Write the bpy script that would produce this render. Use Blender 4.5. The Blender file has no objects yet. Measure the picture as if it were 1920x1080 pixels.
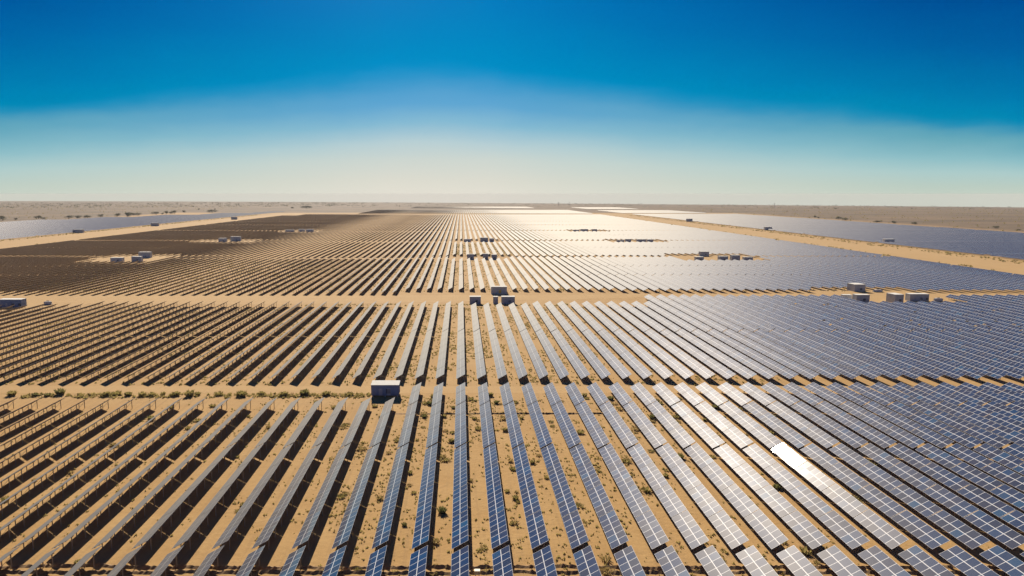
import bpy, math, random
import numpy as np
R = math.radians
scene = bpy.context.scene
random.seed(7)
rng = np.random.default_rng(11)

# ------------------------------------------------------------------ camera
CAM_H, PITCH, FOC, CX = 61.86, R(7.825), 1280.0, 864.7       # FOC / CX: pixels of a 1920 wide frame
cam_data = bpy.data.cameras.new("camera")
cam = bpy.data.objects.new("camera", cam_data)
scene.collection.objects.link(cam)
cam.location = (0, 0, CAM_H)
cam.rotation_euler = (R(90) - PITCH, 0, 0)
cam_data.sensor_width = 36.0
cam_data.lens = 36.0 * FOC / 1920
cam_data.shift_x = (960 - CX) / 1920
cam_data.clip_start = 0.5
cam_data.clip_end = 60000
scene.camera = cam

# ------------------------------------------------------------------ render settings
EXPOSURE = 0.85
scene.render.engine = 'CYCLES'
scene.view_settings.view_transform = 'Standard'
scene.view_settings.look = 'None'
scene.view_settings.exposure = EXPOSURE
scene.view_settings.gamma = 1
scene.view_settings.use_curve_mapping = False
scene.cycles.use_denoising = True
scene.cycles.max_bounces = 6
scene.cycles.volume_bounces = 0
scene.cycles.sample_clamp_indirect = 4.0

# ------------------------------------------------------------------ sun
SUN_AZ, SUN_EL = R(-8.5), R(30.0)
SUN_DIR = (math.sin(SUN_AZ) * math.cos(SUN_EL), math.cos(SUN_AZ) * math.cos(SUN_EL), math.sin(SUN_EL))
sun_data = bpy.data.lights.new("sun", 'SUN')
sun_data.energy = 4.6
sun_data.angle = R(0.53)
sun_data.color = (1.0, 0.89, 0.74)
sun = bpy.data.objects.new("sun", sun_data)
scene.collection.objects.link(sun)
sun.location = (0, 0, 300)
from mathutils import Vector
sun.rotation_euler = Vector(SUN_DIR).to_track_quat('Z', 'Y').to_euler()

# ------------------------------------------------------------------ node helpers
def srgb(r, g, b):
    f = lambda c: (c / 255 / 12.92) if c / 255 <= 0.04045 else ((c / 255 + 0.055) / 1.055) ** 2.4
    return (f(r), f(g), f(b), 1.0)

class NT:
    def __init__(self, tree):
        self.t = tree
        self.n = tree.nodes
        self.l = tree.links
    def new(self, kind, **kw):
        nd = self.n.new(kind)
        for k, v in kw.items():
            setattr(nd, k, v)
        return nd
    def put(self, sock, v):
        if hasattr(v, 'is_output'):
            self.l.new(v, sock)
        else:
            sock.default_value = v
    def math(self, op, a, b=0.0, c=0.0, clamp=False):
        nd = self.new('ShaderNodeMath', operation=op, use_clamp=clamp)
        self.put(nd.inputs[0], a); self.put(nd.inputs[1], b)
        if len(nd.inputs) > 2:
            self.put(nd.inputs[2], c)
        return nd.outputs[0]
    def mix(self, f, a, b, mode='MIX'):
        nd = self.new('ShaderNodeMix', data_type='RGBA', blend_type=mode)
        self.put(nd.inputs[0], f); self.put(nd.inputs[6], a); self.put(nd.inputs[7], b)
        return nd.outputs[2]
    def ramp(self, f, stops, interp='LINEAR'):
        nd = self.new('ShaderNodeValToRGB')
        cr = nd.color_ramp
        cr.interpolation = interp
        while len(cr.elements) < len(stops):
            cr.elements.new(0.5)
        for e, (p, c) in zip(cr.elements, stops):
            e.position = p
            e.color = c if len(c) == 4 else (*c, 1)
        self.put(nd.inputs[0], f)
        return nd.outputs[0]
    def rng(self, v, a, b, c, d, interp='LINEAR'):
        nd = self.new('ShaderNodeMapRange', interpolation_type=interp)
        for i, x in enumerate((v, a, b, c, d)):
            self.put(nd.inputs[i], x)
        return nd.outputs[0]
    def noise(self, vec, scale, detail=4.0, rough=0.55, dist=0.0):
        nd = self.new('ShaderNodeTexNoise')
        self.l.new(vec, nd.inputs['Vector'])
        nd.inputs['Scale'].default_value = scale
        nd.inputs['Detail'].default_value = detail
        nd.inputs['Roughness'].default_value = rough
        nd.inputs['Distortion'].default_value = dist
        return nd.outputs['Fac']

# ------------------------------------------------------------------ sky (world)
world = bpy.data.worlds.new("World")
scene.world = world
world.use_nodes = True
W = NT(world.node_tree)
W.n.clear()
tc = W.new('ShaderNodeTexCoord')
sep = W.new('ShaderNodeSeparateXYZ')
W.l.new(tc.outputs['Generated'], sep.inputs[0])
dx, dy, dz = sep.outputs
el = W.math('MULTIPLY', W.math('ARCSINE', dz), 57.29578)
hl = W.math('SQRT', W.math('ADD', W.math('MULTIPLY', dx, dx), W.math('MULTIPLY', dy, dy)))
HAZE_AZ = R(-2.0)
cosd = W.math('DIVIDE', W.math('ADD', W.math('MULTIPLY', dx, math.sin(HAZE_AZ)), W.math('MULTIPLY', dy, math.cos(HAZE_AZ))), W.math('MAXIMUM', hl, 1e-4))
azd = W.math('MULTIPLY', W.math('ARCCOSINE', W.math('MINIMUM', W.math('MAXIMUM', cosd, -1.0), 1.0)), 57.29578)
wob = W.new('ShaderNodeMapping')
W.l.new(tc.outputs['Generated'], wob.inputs[0])
wob.inputs['Scale'].default_value = (1, 1, 3.5)
wn = W.math('SUBTRACT', W.noise(wob.outputs[0], 7.0, 5.0, 0.6), 0.5)
azr = W.math('SQRT', W.math('ADD', W.math('MULTIPLY', azd, azd), 16.0))      # haze dome is highest towards the sun
eb = W.math('MAXIMUM', W.math('SUBTRACT', 10.3, W.math('MULTIPLY', azr, 0.148)), 3.0)
eb = W.math('ADD', eb, W.math('MULTIPLY', wn, 1.5))
s = W.math('DIVIDE', W.math('MAXIMUM', el, 0.0), eb)
side = W.rng(azd, 4.0, 36.0, 0.0, 1.0)
low_c = W.ramp(s, [(0.0, srgb(228, 224, 211)), (0.12, srgb(220, 219, 207)), (0.3, srgb(205, 214, 208)), (0.43, srgb(184, 207, 212)),
                   (0.60, srgb(134, 186, 211)), (0.76, srgb(95, 166, 210)), (1.0, srgb(66, 154, 204))])
low_s = W.ramp(s, [(0.0, srgb(194, 207, 194)), (0.12, srgb(186, 204, 194)), (0.3, srgb(172, 203, 202)), (0.5, srgb(142, 190, 198)),
                   (0.78, srgb(104, 169, 186)), (1.0, srgb(60, 150, 182))])
low = W.mix(side, low_c, low_s)
d = W.math('DIVIDE', W.math('SUBTRACT', el, eb), 60.0)
up_c = W.ramp(d, [(0.0, srgb(0, 144, 200)), (0.03, srgb(0, 137, 196)), (0.10, srgb(2, 122, 190)), (0.22, srgb(0, 88, 160)), (0.5, srgb(0, 60, 128)), (1.0, srgb(0, 46, 106))])
up_s = W.ramp(d, [(0.0, srgb(0, 138, 182)), (0.03, srgb(0, 122, 176)), (0.08, srgb(0, 96, 163)), (0.14, srgb(0, 74, 148)), (0.4, srgb(0, 54, 118)), (1.0, srgb(0, 44, 102))])
up = W.mix(side, up_c, up_s)
edge = W.rng(s, 0.82, 1.10, 0.0, 1.0, 'SMOOTHSTEP')
base = W.mix(edge, low, up)
# aureole of scattered light round the sun (the sun itself is the lamp)
dotn = W.new('ShaderNodeVectorMath', operation='DOT_PRODUCT')
W.l.new(tc.outputs['Generated'], dotn.inputs[0]); dotn.inputs[1].default_value = SUN_DIR
ang = W.math('MULTIPLY', W.math('ARCCOSINE', W.math('MINIMUM', dotn.outputs['Value'], 1.0)), 57.29578)
aur = W.math('MULTIPLY', W.math('EXPONENT', W.math('MULTIPLY', ang, -1 / 2.2)), 3.5)
aurc = W.new('ShaderNodeVectorMath', operation='SCALE')
aurc.inputs[0].default_value = (1.0, 0.93, 0.82)
W.put(aurc.inputs['Scale'], aur)
# physical sky underneath
nish = W.new('ShaderNodeTexSky', sky_type='NISHITA')
nish.sun_disc = False
nish.sun_elevation = SUN_EL
nish.sun_rotation = SUN_AZ
nish.altitude = 100
nish.dust_density = 2.0
nish.ozone_density = 3.0
bg1 = W.new('ShaderNodeBackground'); W.l.new(nish.outputs[0], bg1.inputs[0]); bg1.inputs[1].default_value = 0.0
bg2 = W.new('ShaderNodeBackground'); W.l.new(base, bg2.inputs[0]); bg2.inputs[1].default_value = 1 / 2 ** EXPOSURE
bg3 = W.new('ShaderNodeBackground'); W.l.new(aurc.outputs[0], bg3.inputs[0]); bg3.inputs[1].default_value = 1.0
a1 = W.new('ShaderNodeAddShader'); a2 = W.new('ShaderNodeAddShader')
W.l.new(bg1.outputs[0], a1.inputs[0]); W.l.new(bg2.outputs[0], a1.inputs[1])
W.l.new(a1.outputs[0], a2.inputs[0]); W.l.new(bg3.outputs[0], a2.inputs[1])
wo = W.new('ShaderNodeOutputWorld'); W.l.new(a2.outputs[0], wo.inputs[0])

# ------------------------------------------------------------------ ground shape
def ground_z(x, y):
    """Level plain that bends down beyond 1.5 km, more towards the east (right)."""
    x = np.asarray(x, float); y = np.asarray(y, float)
    r = np.hypot(x, y)
    q = x / np.maximum(r, 1.0)
    c = 9.0e-7 * np.exp(1.25 * q - 0.95 * q * q)
    return -c * np.maximum(r - 1500.0, 0.0) ** 2
def gz(x, y):
    return float(ground_z(x, y))

def project(x, y, z):
    cp, sp = math.cos(PITCH), math.sin(PITCH)
    f = y * cp - (z - CAM_H) * sp
    u = y * sp + (z - CAM_H) * cp
    if f <= 1:
        return None
    return CX + FOC * x / f, 540 - FOC * u / f

# ------------------------------------------------------------------ materials
def mat(name):
    m = bpy.data.materials.new(name)
    m.use_nodes = True
    t = NT(m.node_tree)
    t.n.clear()
    out = t.new('ShaderNodeOutputMaterial')
    p = t.new('ShaderNodeBsdfPrincipled')
    t.l.new(p.outputs[0], out.inputs[0])
    return m, t, p

def make_panel_mat():
    m, t, p = mat("solar_glass")
    uv = t.new('ShaderNodeUVMap'); uv.uv_map = "UVMap"
    sp = t.new('ShaderNodeSeparateXYZ'); t.l.new(uv.outputs[0], sp.inputs[0])
    u, v = sp.outputs[0], sp.outputs[1]                      # in modules: u 0..2 across, v along
    fu, fv = t.math('FRACT', u), t.math('FRACT', v)
    du = t.math('MINIMUM', fu, t.math('SUBTRACT', 1.0, fu))
    dv = t.math('MINIMUM', fv, t.math('SUBTRACT', 1.0, fv))
    dmid = t.math('ABSOLUTE', t.math('SUBTRACT', u, 1.0))
    lmid = t.math('LESS_THAN', dmid, 0.042)
    lin = t.math('MAXIMUM', t.math('LESS_THAN', du, 0.021), t.math('LESS_THAN', dv, 0.026))
    line = t.math('MAXIMUM', lmid, lin)
    cu = t.math('FLOOR', t.math('MULTIPLY', u, 1.0)); cv = t.math('FLOOR', v)
    oi = t.new('ShaderNodeObjectInfo')
    geo = t.new('ShaderNodeNewGeometry')
    cb = t.new('ShaderNodeCombineXYZ')
    t.put(cb.inputs[0], cu); t.put(cb.inputs[1], cv)
    t.put(cb.inputs[2], t.math('MULTIPLY', oi.outputs['Random'], 91.7))
    wn = t.new('ShaderNodeTexWhiteNoise', noise_dimensions='3D'); t.l.new(cb.outputs[0], wn.inputs[0])
    r1 = wn.outputs['Value']; rc = wn.outputs['Color']
    cell = t.ramp(r1, [(0.0, (0.002, 0.025, 0.088)), (0.3, (0.004, 0.030, 0.096)), (0.55, (0.014, 0.025, 0.068)), (0.8, (0.011, 0.024, 0.062)), (0.93, (0.003, 0.038, 0.118)), (1.0, (0.008, 0.064, 0.150))])
    # busbars: thin paler stripes along the module
    bus = t.math('LESS_THAN', t.math('FRACT', t.math('MULTIPLY', u, 9.0)), 0.10)
    cell = t.mix(t.math('MULTIPLY', bus, 0.22), cell, (0.20, 0.22, 0.27, 1))
    # blown dust, uneven over the rows
    dust = t.noise(geo.outputs['Position'], 0.22, 4.0, 0.6)
    dust = t.rng(dust, 0.35, 0.75, 0.0, 0.045)
    cell = t.mix(dust, cell, (0.36, 0.27, 0.18, 1))
    t.put(p.inputs['Base Color'], t.mix(line, cell, (0.66, 0.66, 0.65, 1)))
    # very slightly different seat of every module
    nv = t.new('ShaderNodeVectorMath', operation='SUBTRACT'); t.l.new(rc, nv.inputs[0]); nv.inputs[1].default_value = (0.5, 0.5, 0.5)
    ns = t.new('ShaderNodeVectorMath', operation='SCALE'); t.l.new(nv.outputs[0], ns.inputs[0]); ns.inputs['Scale'].default_value = 0.013
    na = t.new('ShaderNodeVectorMath', operation='ADD'); t.l.new(ns.outputs[0], na.inputs[0]); t.l.new(geo.outputs['Normal'], na.inputs[1])
    nn = t.new('ShaderNodeVectorMath', operation='NORMALIZE'); t.l.new(na.outputs[0], nn.inputs[0])
    t.l.new(nn.outputs[0], p.inputs['Normal']); t.l.new(nn.outputs[0], p.inputs['Coat Normal'])
    t.put(p.inputs['Roughness'], t.rng(r1, 0, 1, 0.36, 0.42))
    p.inputs['IOR'].default_value = 1.5
    p.inputs['Specular IOR Level'].default_value = 0.0
    p.inputs['Coat Weight'].default_value = 1.0
    p.inputs['Coat IOR'].default_value = 1.42
    t.put(p.inputs['Coat Roughness'], t.rng(wn.outputs['Value'], 0, 1, 0.022, 0.048))
    # broad gloss of the slightly soiled glass, and the dust film that turns opaque at grazing angles
    gl = t.new('ShaderNodeBsdfGlossy', distribution='GGX'); gl.inputs['Roughness'].default_value = 0.38
    gl.inputs['Color'].default_value = (1.0, 0.96, 0.90, 1); t.l.new(nn.outputs[0], gl.inputs['Normal'])
    m1 = t.new('ShaderNodeMixShader'); m1.inputs[0].default_value = 0.013
    t.l.new(p.outputs[0], m1.inputs[1]); t.l.new(gl.outputs[0], m1.inputs[2])
    df = t.new('ShaderNodeBsdfGlossy', distribution='GGX'); df.inputs['Roughness'].default_value = 0.75; df.inputs['Color'].default_value = (0.235, 0.226, 0.21, 1)
    lw = t.new('ShaderNodeLayerWeight'); lw.inputs['Blend'].default_value = 0.5
    t.l.new(geo.outputs['Normal'], lw.inputs['Normal'])
    m2 = t.new('ShaderNodeMixShader')
    t.put(m2.inputs[0], t.rng(lw.outputs['Facing'], 0.61, 0.885, 0.0, 1.0, 'SMOOTHSTEP'))
    t.l.new(m1.outputs[0], m2.inputs[1]); t.l.new(df.outputs[0], m2.inputs[2])
    out = [n for n in t.n if n.bl_idname == 'ShaderNodeOutputMaterial'][0]
    t.l.new(m2.outputs[0], out.inputs[0])
    return m

def simple(name, col, rough=0.7, metal=0.0, vary=0.0, scale=1.0, col2=None):
    m, t, p = mat(name)
    p.inputs['Roughness'].default_value = rough
    p.inputs['Metallic'].default_value = metal
    if vary or col2:
        tcn = t.new('ShaderNodeTexCoord')
        f = t.noise(tcn.outputs['Object'], scale, 5.0, 0.6)
        c2 = col2 or tuple(c * (1 - vary) for c in col)
        t.put(p.inputs['Base Color'], t.mix(t.rng(f, 0.35, 0.68, 0, 1), (*col, 1), (*c2, 1)))
    else:
        p.inputs['Base Color'].default_value = (*col, 1)
    return m

def make_sand(name, pale=0.0, speck=True):
    m, t, p = mat(name)
    geo = t.new('ShaderNodeNewGeometry')
    P = geo.outputs['Position']
    big = t.noise(P, 0.006, 6.0, 0.6)
    med = t.noise(P, 0.07, 6.0, 0.62, 0.4)
    fine = t.noise(P, 0.9, 5.0, 0.65)
    grit = t.noise(P, 4.0, 3.0, 0.7)
    c = t.mix(t.rng(big, 0.32, 0.68, 0, 1), (0.365, 0.216, 0.078, 1), (0.415, 0.255, 0.098, 1))
    c = t.mix(t.rng(med, 0.38, 0.70, 0, 0.75), c, (0.45, 0.290, 0.120, 1))
    c = t.mix(t.rng(fine, 0.50, 0.74, 0, 0.40), c, (0.31, 0.190, 0.080, 1))
    c = t.mix(t.rng(grit, 0.60, 0.72, 0, 0.35), c, (0.23, 0.145, 0.065, 1))
    # wheel ruts and wind streaks along the rows
    mp3 = t.new('ShaderNodeMapping'); t.l.new(P, mp3.inputs[0]); mp3.inputs['Scale'].default_value = (1.0, 0.03, 1.0)
    streak = t.noise(mp3.outputs[0], 1.1, 3.0, 0.55, 0.5)
    c = t.mix(t.rng(streak, 0.52, 0.66, 0, 0.42), c, (0.30, 0.185, 0.078, 1))
    patch = t.noise(P, 0.25, 5.0, 0.7, 0.8)
    c = t.mix(t.rng(patch, 0.56, 0.70, 0, 0.5), c, (0.32, 0.205, 0.085, 1))
    if speck:
        # open desert beyond the plant: patchy, greyer scrubby soil
        sx = t.new('ShaderNodeSeparateXYZ'); t.l.new(P, sx.inputs[0])
        mp = t.new('ShaderNodeMapping'); t.l.new(P, mp.inputs[0]); mp.inputs['Scale'].default_value = (0.35, 1.0, 1.0)
        ds = t.noise(mp.outputs[0], 0.008, 8.0, 0.68)
        dd = t.noise(P, 0.05, 6.0, 0.7)
        des = t.mix(t.rng(ds, 0.40, 0.62, 0, 1), (0.190, 0.124, 0.068, 1), (0.095, 0.066, 0.038, 1))
        des = t.mix(t.rng(dd, 0.50, 0.66, 0, 0.8), des, (0.085, 0.068, 0.042, 1))
        out_w = t.math('LESS_THAN', sx.outputs[0], -990.0)
        out_e = t.rng(sx.outputs[0], 880.0, 960.0, 0, 1)
        out_n = t.rng(sx.outputs[1], 2250.0, 2400.0, 0, 1)
        out_w2 = t.rng(sx.outputs[0], -1000.0, -930.0, 1, 0)
        c = t.mix(t.math('MAXIMUM', t.math('MAXIMUM', out_w2, out_e), out_n), c, des)
    if pale:
        mp2 = t.new('ShaderNodeMapping'); t.l.new(P, mp2.inputs[0]); mp2.inputs['Scale'].default_value = (0.012, 1.0, 1.0) if pale > 0.35 else (1, 1, 1)
        rut = t.noise(mp2.outputs[0], 0.9, 4.0, 0.6)
        c = t.mix(t.rng(rut, 0.48, 0.66, 0, 0.5), c, (0.33, 0.215, 0.10, 1))
        c = t.mix(pale, c, (0.49, 0.325, 0.145, 1))
    t.put(p.inputs['Base Color'], c)
    p.inputs['Roughness'].default_value = 0.95
    p.inputs['Specular IOR Level'].default_value = 0.15
    bp = t.new('ShaderNodeBump'); bp.inputs['Strength'].default_value = 0.5; bp.inputs['Distance'].default_value = 0.25
    t.l.new(t.math('ADD', t.math('MULTIPLY', fine, 0.9), t.math('MULTIPLY', med, 2.0)), bp.inputs['Height'])
    t.l.new(bp.outputs[0], p.inputs['Normal'])
    return m

def make_leaf(name, a, b):
    m, t, p = mat(name)
    oi = t.new('ShaderNodeObjectInfo')
    geo = t.new('ShaderNodeNewGeometry')
    f = t.noise(geo.outputs['Position'], 3.0, 2.0, 0.5)
    f = t.math('ADD', t.math('MULTIPLY', f, 0.7), t.math('MULTIPLY', oi.outputs['Random'], 0.5))
    t.put(p.inputs['Base Color'], t.mix(t.rng(f, 0.2, 0.9, 0, 1), (*a, 1), (*b, 1)))
    p.inputs['Roughness'].default_value = 0.8
    p.inputs['Specular IOR Level'].default_value = 0.2
    tr = t.new('ShaderNodeBsdfTranslucent')
    t.l.new(p.inputs['Base Color'].links[0].from_socket, tr.inputs[0])
    ms = t.new('ShaderNodeMixShader'); ms.inputs[0].default_value = 0.5
    t.l.new(p.outputs[0], ms.inputs[1]); t.l.new(tr.outputs[0], ms.inputs[2])
    out = [n for n in t.n if n.bl_idname == 'ShaderNodeOutputMaterial'][0]
    t.l.new(ms.outputs[0], out.inputs[0])
    return m

M_PANEL = make_panel_mat()
M_STEEL = simple("galvanised_steel", (0.34, 0.30, 0.26), 0.55, 0.3, 0.3, 0.5)
M_BACK = simple("module_back_sheet", (0.36, 0.30, 0.25), 0.7)
M_SAND = make_sand("desert_sand")
M_TRACK = make_sand("packed_sand", 0.36, False)
M_CLEAR = make_sand("cleared_sand", 0.3, False)
M_DARKSOIL = simple("dug_soil", (0.33, 0.20, 0.088), 0.95, 0, 0.45, 0.6)
M_LEAF_A = make_leaf("olive_blades", (0.25, 0.215, 0.065), (0.36, 0.29, 0.105))
M_LEAF_B = make_leaf("green_blades", (0.13, 0.135, 0.042), (0.24, 0.21, 0.075))
M_LEAF_C = make_leaf("straw_blades", (0.30, 0.225, 0.085), (0.40, 0.30, 0.13))
M_SCRUB = make_leaf("scrub", (0.23, 0.19, 0.060), (0.36, 0.28, 0.105))
M_TREE = make_leaf("tree_leaves", (0.030, 0.038, 0.018), (0.065, 0.066, 0.030))
M_BARK = simple("bark", (0.11, 0.08, 0.055), 0.9, 0, 0.3, 3.0)
M_WALL_BLUE = simple("blue_paint", (0.20, 0.27, 0.43), 0.55, 0, 0.22, 0.8)
M_WALL_GREY = simple("grey_sheet_metal", (0.46, 0.475, 0.50), 0.5, 0.0, 0.22, 0.6)
M_WALL_PALE = simple("pale_sheet_metal", (0.60, 0.61, 0.61), 0.5, 0.0, 0.15, 0.6)
M_ROOF = simple("white_roof", (0.66, 0.64, 0.57), 1.0, 0, 0.10, 0.7)
M_DOOR = simple("grey_door", (0.42, 0.44, 0.48), 0.5, 0, 0.15, 1.5)
M_DARK = simple("dark_louvre", (0.05, 0.055, 0.065), 0.6)
M_YELLOW = simple("yellow_sign", (0.70, 0.48, 0.08), 0.5)
M_PLINTH = simple("concrete", (0.50, 0.45, 0.38), 0.9, 0, 0.2, 1.0)
M_CREAM = simple("cream_box", (0.72, 0.64, 0.42), 0.5, 0, 0.12, 2.0)

# ------------------------------------------------------------------ mesh helpers
class MB:
    """Collects boxes / polygons into one mesh."""
    def __init__(self):
        self.v, self.f, self.m, self.uv = [], [], [], []
    def quad(self, pts, mi=0, uv=None):
        b = len(self.v)
        self.v += [tuple(q) for q in pts]
        self.f.append(tuple(range(b, b + len(pts))))
        self.m.append(mi)
        self.uv += uv if uv else [(0.0, 0.0)] * len(pts)
    def hexa(self, c, mi=0, top_uv=None, top_mi=None):
        """c: 8 corners, bottom 0-3 counter-clockwise from above, top 4-7."""
        for k, (a, b_, cc, dd) in enumerate(((3, 2, 1, 0), (4, 5, 6, 7), (0, 1, 5, 4), (1, 2, 6, 5), (2, 3, 7, 6), (3, 0, 4, 7))):
            top = k == 1
            self.quad([c[a], c[b_], c[cc], c[dd]], top_mi if top and top_mi is not None else mi, top_uv if top else None)
    def box(self, x0, x1, y0, y1, z0, z1, mi=0):
        self.hexa([(x0, y0, z0), (x1, y0, z0), (x1, y1, z0), (x0, y1, z0), (x0, y0, z1), (x1, y0, z1), (x1, y1, z1), (x0, y1, z1)], mi)
    def beam(self, a, b, w, h, mi=0):
        """bar from a to b, section w (along y) x h (in the xz plane)"""
        ax, ay, az = a; bx, by, bz = b
        L = math.hypot(bx - ax, bz - az); nx, nz = -(bz - az) / L * h / 2, (bx - ax) / L * h / 2
        lo = [(ax - nx, ay - w / 2, az - nz), (bx - nx, by - w / 2, bz - nz), (bx - nx, by + w / 2, bz - nz), (ax - nx, ay + w / 2, az - nz)]
        hi = [(ax + nx, ay - w / 2, az + nz), (bx + nx, by - w / 2, bz + nz), (bx + nx, by + w / 2, bz + nz), (ax + nx, ay + w / 2, az + nz)]
        self.hexa(lo + hi, mi)
    def mesh(self, name, mats):
        me = bpy.data.meshes.new(name)
        me.from_pydata(self.v, [], self.f)
        for m in mats:
            me.materials.append(m)
        me.polygons.foreach_set('material_index', self.m)
        uvl = me.uv_layers.new(name="UVMap")
        uvl.data.foreach_set('uv', [q for p in self.uv for q in p])
        me.update()
        return me

def link(name, data, parent=None, loc=(0, 0, 0), rz=0.0):
    o = bpy.data.objects.new(name, data)
    scene.collection.objects.link(o)
    o.location = loc
    o.rotation_euler = (0, 0, rz)
    if parent:
        o.parent = parent
    return o
def tag(o, label=None, cat=None, group=None, kind=None):
    if label: o['label'] = label
    if cat: o['category'] = cat
    if group: o['group'] = group
    if kind: o['kind'] = kind
    return o

# ------------------------------------------------------------------ ground, tracks
def build_ground():
    rr = [0.0] + list(np.concatenate([np.linspace(15, 150, 10), np.geomspace(180, 12500, 66)]))
    na = 240
    v = [(0, 0, 0)]
    for r in rr[1:]:
        for k in range(na):
            a = 2 * math.pi * k / na
            x, y = r * math.sin(a), r * math.cos(a)
            v.append((x, y, gz(x, y)))
    f = []
    for k in range(na):
        f.append((0, 1 + (k + 1) % na, 1 + k))
    for i in range(len(rr) - 2):
        b0, b1 = 1 + i * na, 1 + (i + 1) * na
        for k in range(na):
            k2 = (k + 1) % na
            f.append((b0 + k, b0 + k2, b1 + k2, b1 + k))
    me = bpy.data.meshes.new("ground")
    me.from_pydata(v, [], f)
    me.materials.append(M_SAND)
    for p in me.polygons:
        p.use_smooth = True
    return tag(link("ground", me), kind='structure')
build_ground()

def ribbon(name, pts_a, pts_b, z, m, jitter=0.0, step=6.0):
    """sheet between two polylines with a ragged edge"""
    def res(p):
        p = np.array(p, float)
        d = np.concatenate([[0], np.cumsum(np.hypot(*np.diff(p, axis=0).T))])
        return p, d
    (pa, da), (pb, db) = res(pts_a), res(pts_b)
    n = max(2, int(max(da[-1], db[-1]) / step))
    tt = np.linspace(0, 1, n)
    A = np.stack([np.interp(tt * da[-1], da, pa[:, i]) for i in (0, 1)], 1)
    B = np.stack([np.interp(tt * db[-1], db, pb[:, i]) for i in (0, 1)], 1)
    if jitter:
        for Q in (A, B):
            nz = rng.normal(0, 1, (n, 2))
            for _ in range(2):
                nz = (nz + np.roll(nz, 1, 0) + np.roll(nz, -1, 0)) / 3
            Q += nz * jitter
    v = [(x, y, gz(x, y) + z) for x, y in A] + [(x, y, gz(x, y) + z) for x, y in B]
    f = [(i, i + 1, n + i + 1, n + i) for i in range(n - 1)]
    me = bpy.data.meshes.new(name)
    me.from_pydata(v, [], f)
    me.materials.append(m)
    me.update()
    if me.polygons[0].normal.z < 0:
        me.flip_normals()
    return tag(link(name, me), kind='structure')
ribbon("dirt_track", [(-190, 207.6), (190, 207.6)], [(-190, 215.8), (190, 215.8)], 0.012, M_TRACK, 0.5, 3)
ribbon("dirt_track", [(-330, 383), (-60, 384), (60, 400), (110, 410), (460, 412)], [(-330, 417), (-60, 417), (60, 418), (110, 424), (460, 427)], 0.012, M_TRACK, 1.2, 5)
ribbon("corridor_road", [(428, 440), (436, 700), (432, 1300), (425, 2200)], [(512, 440), (512, 700), (500, 1300), (480, 2200)], 0.012, M_TRACK, 3.0, 12)
ribbon("corridor_road", [(-520, 500), (-520, 1000), (-515, 1500), (-500, 2200)], [(-615, 500), (-612, 1000), (-606, 1500), (-560, 2200)], 0.012, M_TRACK, 3.0, 12)
ribbon("corridor_road", [(-520, 2070), (600, 2070)], [(-520, 2155), (600, 2155)], 0.03, M_CLEAR, 4.0, 15)
for x0, x1, y0, y1 in ((-345, -280, 612, 690), (-345, -270, 866, 920), (-300, -230, 1112, 1160), (205, 285, 620, 695), (190, 262, 862, 920), (180, 240, 1110, 1165), (215, 300, 376, 440), (-262, -215, 362, 388)):
    ribbon("cleared_pad", [(x0, y0), ((x0 + x1) / 2, y0 - 4), (x1, y0)], [(x0 - 4, y1), ((x0 + x1) / 2, y1 + 3), (x1 + 4, y1)], 0.022, M_CLEAR, 1.5, 4)

# cable trench: two rough ridges of dug soil across the front of the block
def trench(y, x0, x1, seed):
    r = random.Random(seed)
    v, f = [], []
    n = int((x1 - x0) / 0.45)
    hh = yy = 0.0
    for i in range(n + 1):
        x = x0 + (x1 - x0) * i / n
        hh = 0.9 * hh + 0.1 * r.uniform(0.1, 0.85)
        yy = 0.9 * yy + r.uniform(-0.13, 0.13)
        h = max(0.03, 0.7 * hh * r.uniform(0.6, 1.35))
        v += [(x, y + yy - 0.55, 0.004), (x, y + yy + r.uniform(-0.12, 0.12), h), (x, y + yy + 0.5, 0.004)]
    for i in range(n):
        a = i * 3
        f += [(a, a + 3, a + 4, a + 1), (a + 1, a + 4, a + 5, a + 2)]
    me = bpy.data.meshes.new("soil_ridge")
    me.from_pydata(v, [], f)
    me.materials.append(M_DARKSOIL)
    o = link("soil_ridge", me)
    o.rotation_euler = (0, 0, 0)
    return tag(o, kind='structure')
trench(105.3, -82, 100, 3)
trench(106.9, -82, 100, 5)
trench(187.5, -20, 40, 9)

# ------------------------------------------------------------------ solar tables
TILT, TW, ZL, SQ = R(29.5), 3.32, 1.25, 1.93
CT, ST = math.cos(TILT), math.sin(TILT)
ROW0, PITCHX = -1.65, 6.9
def row_x(n):
    return ROW0 + PITCHX * n
def panel_hexa(mb, s0, s1, y0, y1, v0, v1, holes=None, x=0.0, z=0.0, flip=1, z2=None, th=0.045, tilt=None):
    CT, ST = (math.cos(tilt or TILT), math.sin(tilt or TILT))
    z2 = z if z2 is None else z2
    P = lambda s, y, zz, o: (x + flip * (s * CT - 0) + flip * (-ST) * o, y, zz + ZL + s * ST + CT * o)
    if flip > 0:
        lo = [P(s0, y0, z, -th), P(s1, y0, z, -th), P(s1, y1, z2, -th), P(s0, y1, z2, -th)]
        hi = [P(s0, y0, z, 0), P(s1, y0, z, 0), P(s1, y1, z2, 0), P(s0, y1, z2, 0)]
        uv = [(s0 / TW * 2, v0), (s1 / TW * 2, v0), (s1 / TW * 2, v1), (s0 / TW * 2, v1)]
    else:
        lo = [P(s1, y0, z, -th), P(s0, y0, z, -th), P(s0, y1, z2, -th), P(s1, y1, z2, -th)]
        hi = [P(s1, y0, z, 0), P(s0, y0, z, 0), P(s0, y1, z2, 0), P(s1, y1, z2, 0)]
        uv = [(s1 / TW * 2, v0), (s0 / TW * 2, v0), (s0 / TW * 2, v1), (s1 / TW * 2, v1)]
    mb.hexa(lo + hi, 1, uv, 0)

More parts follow.
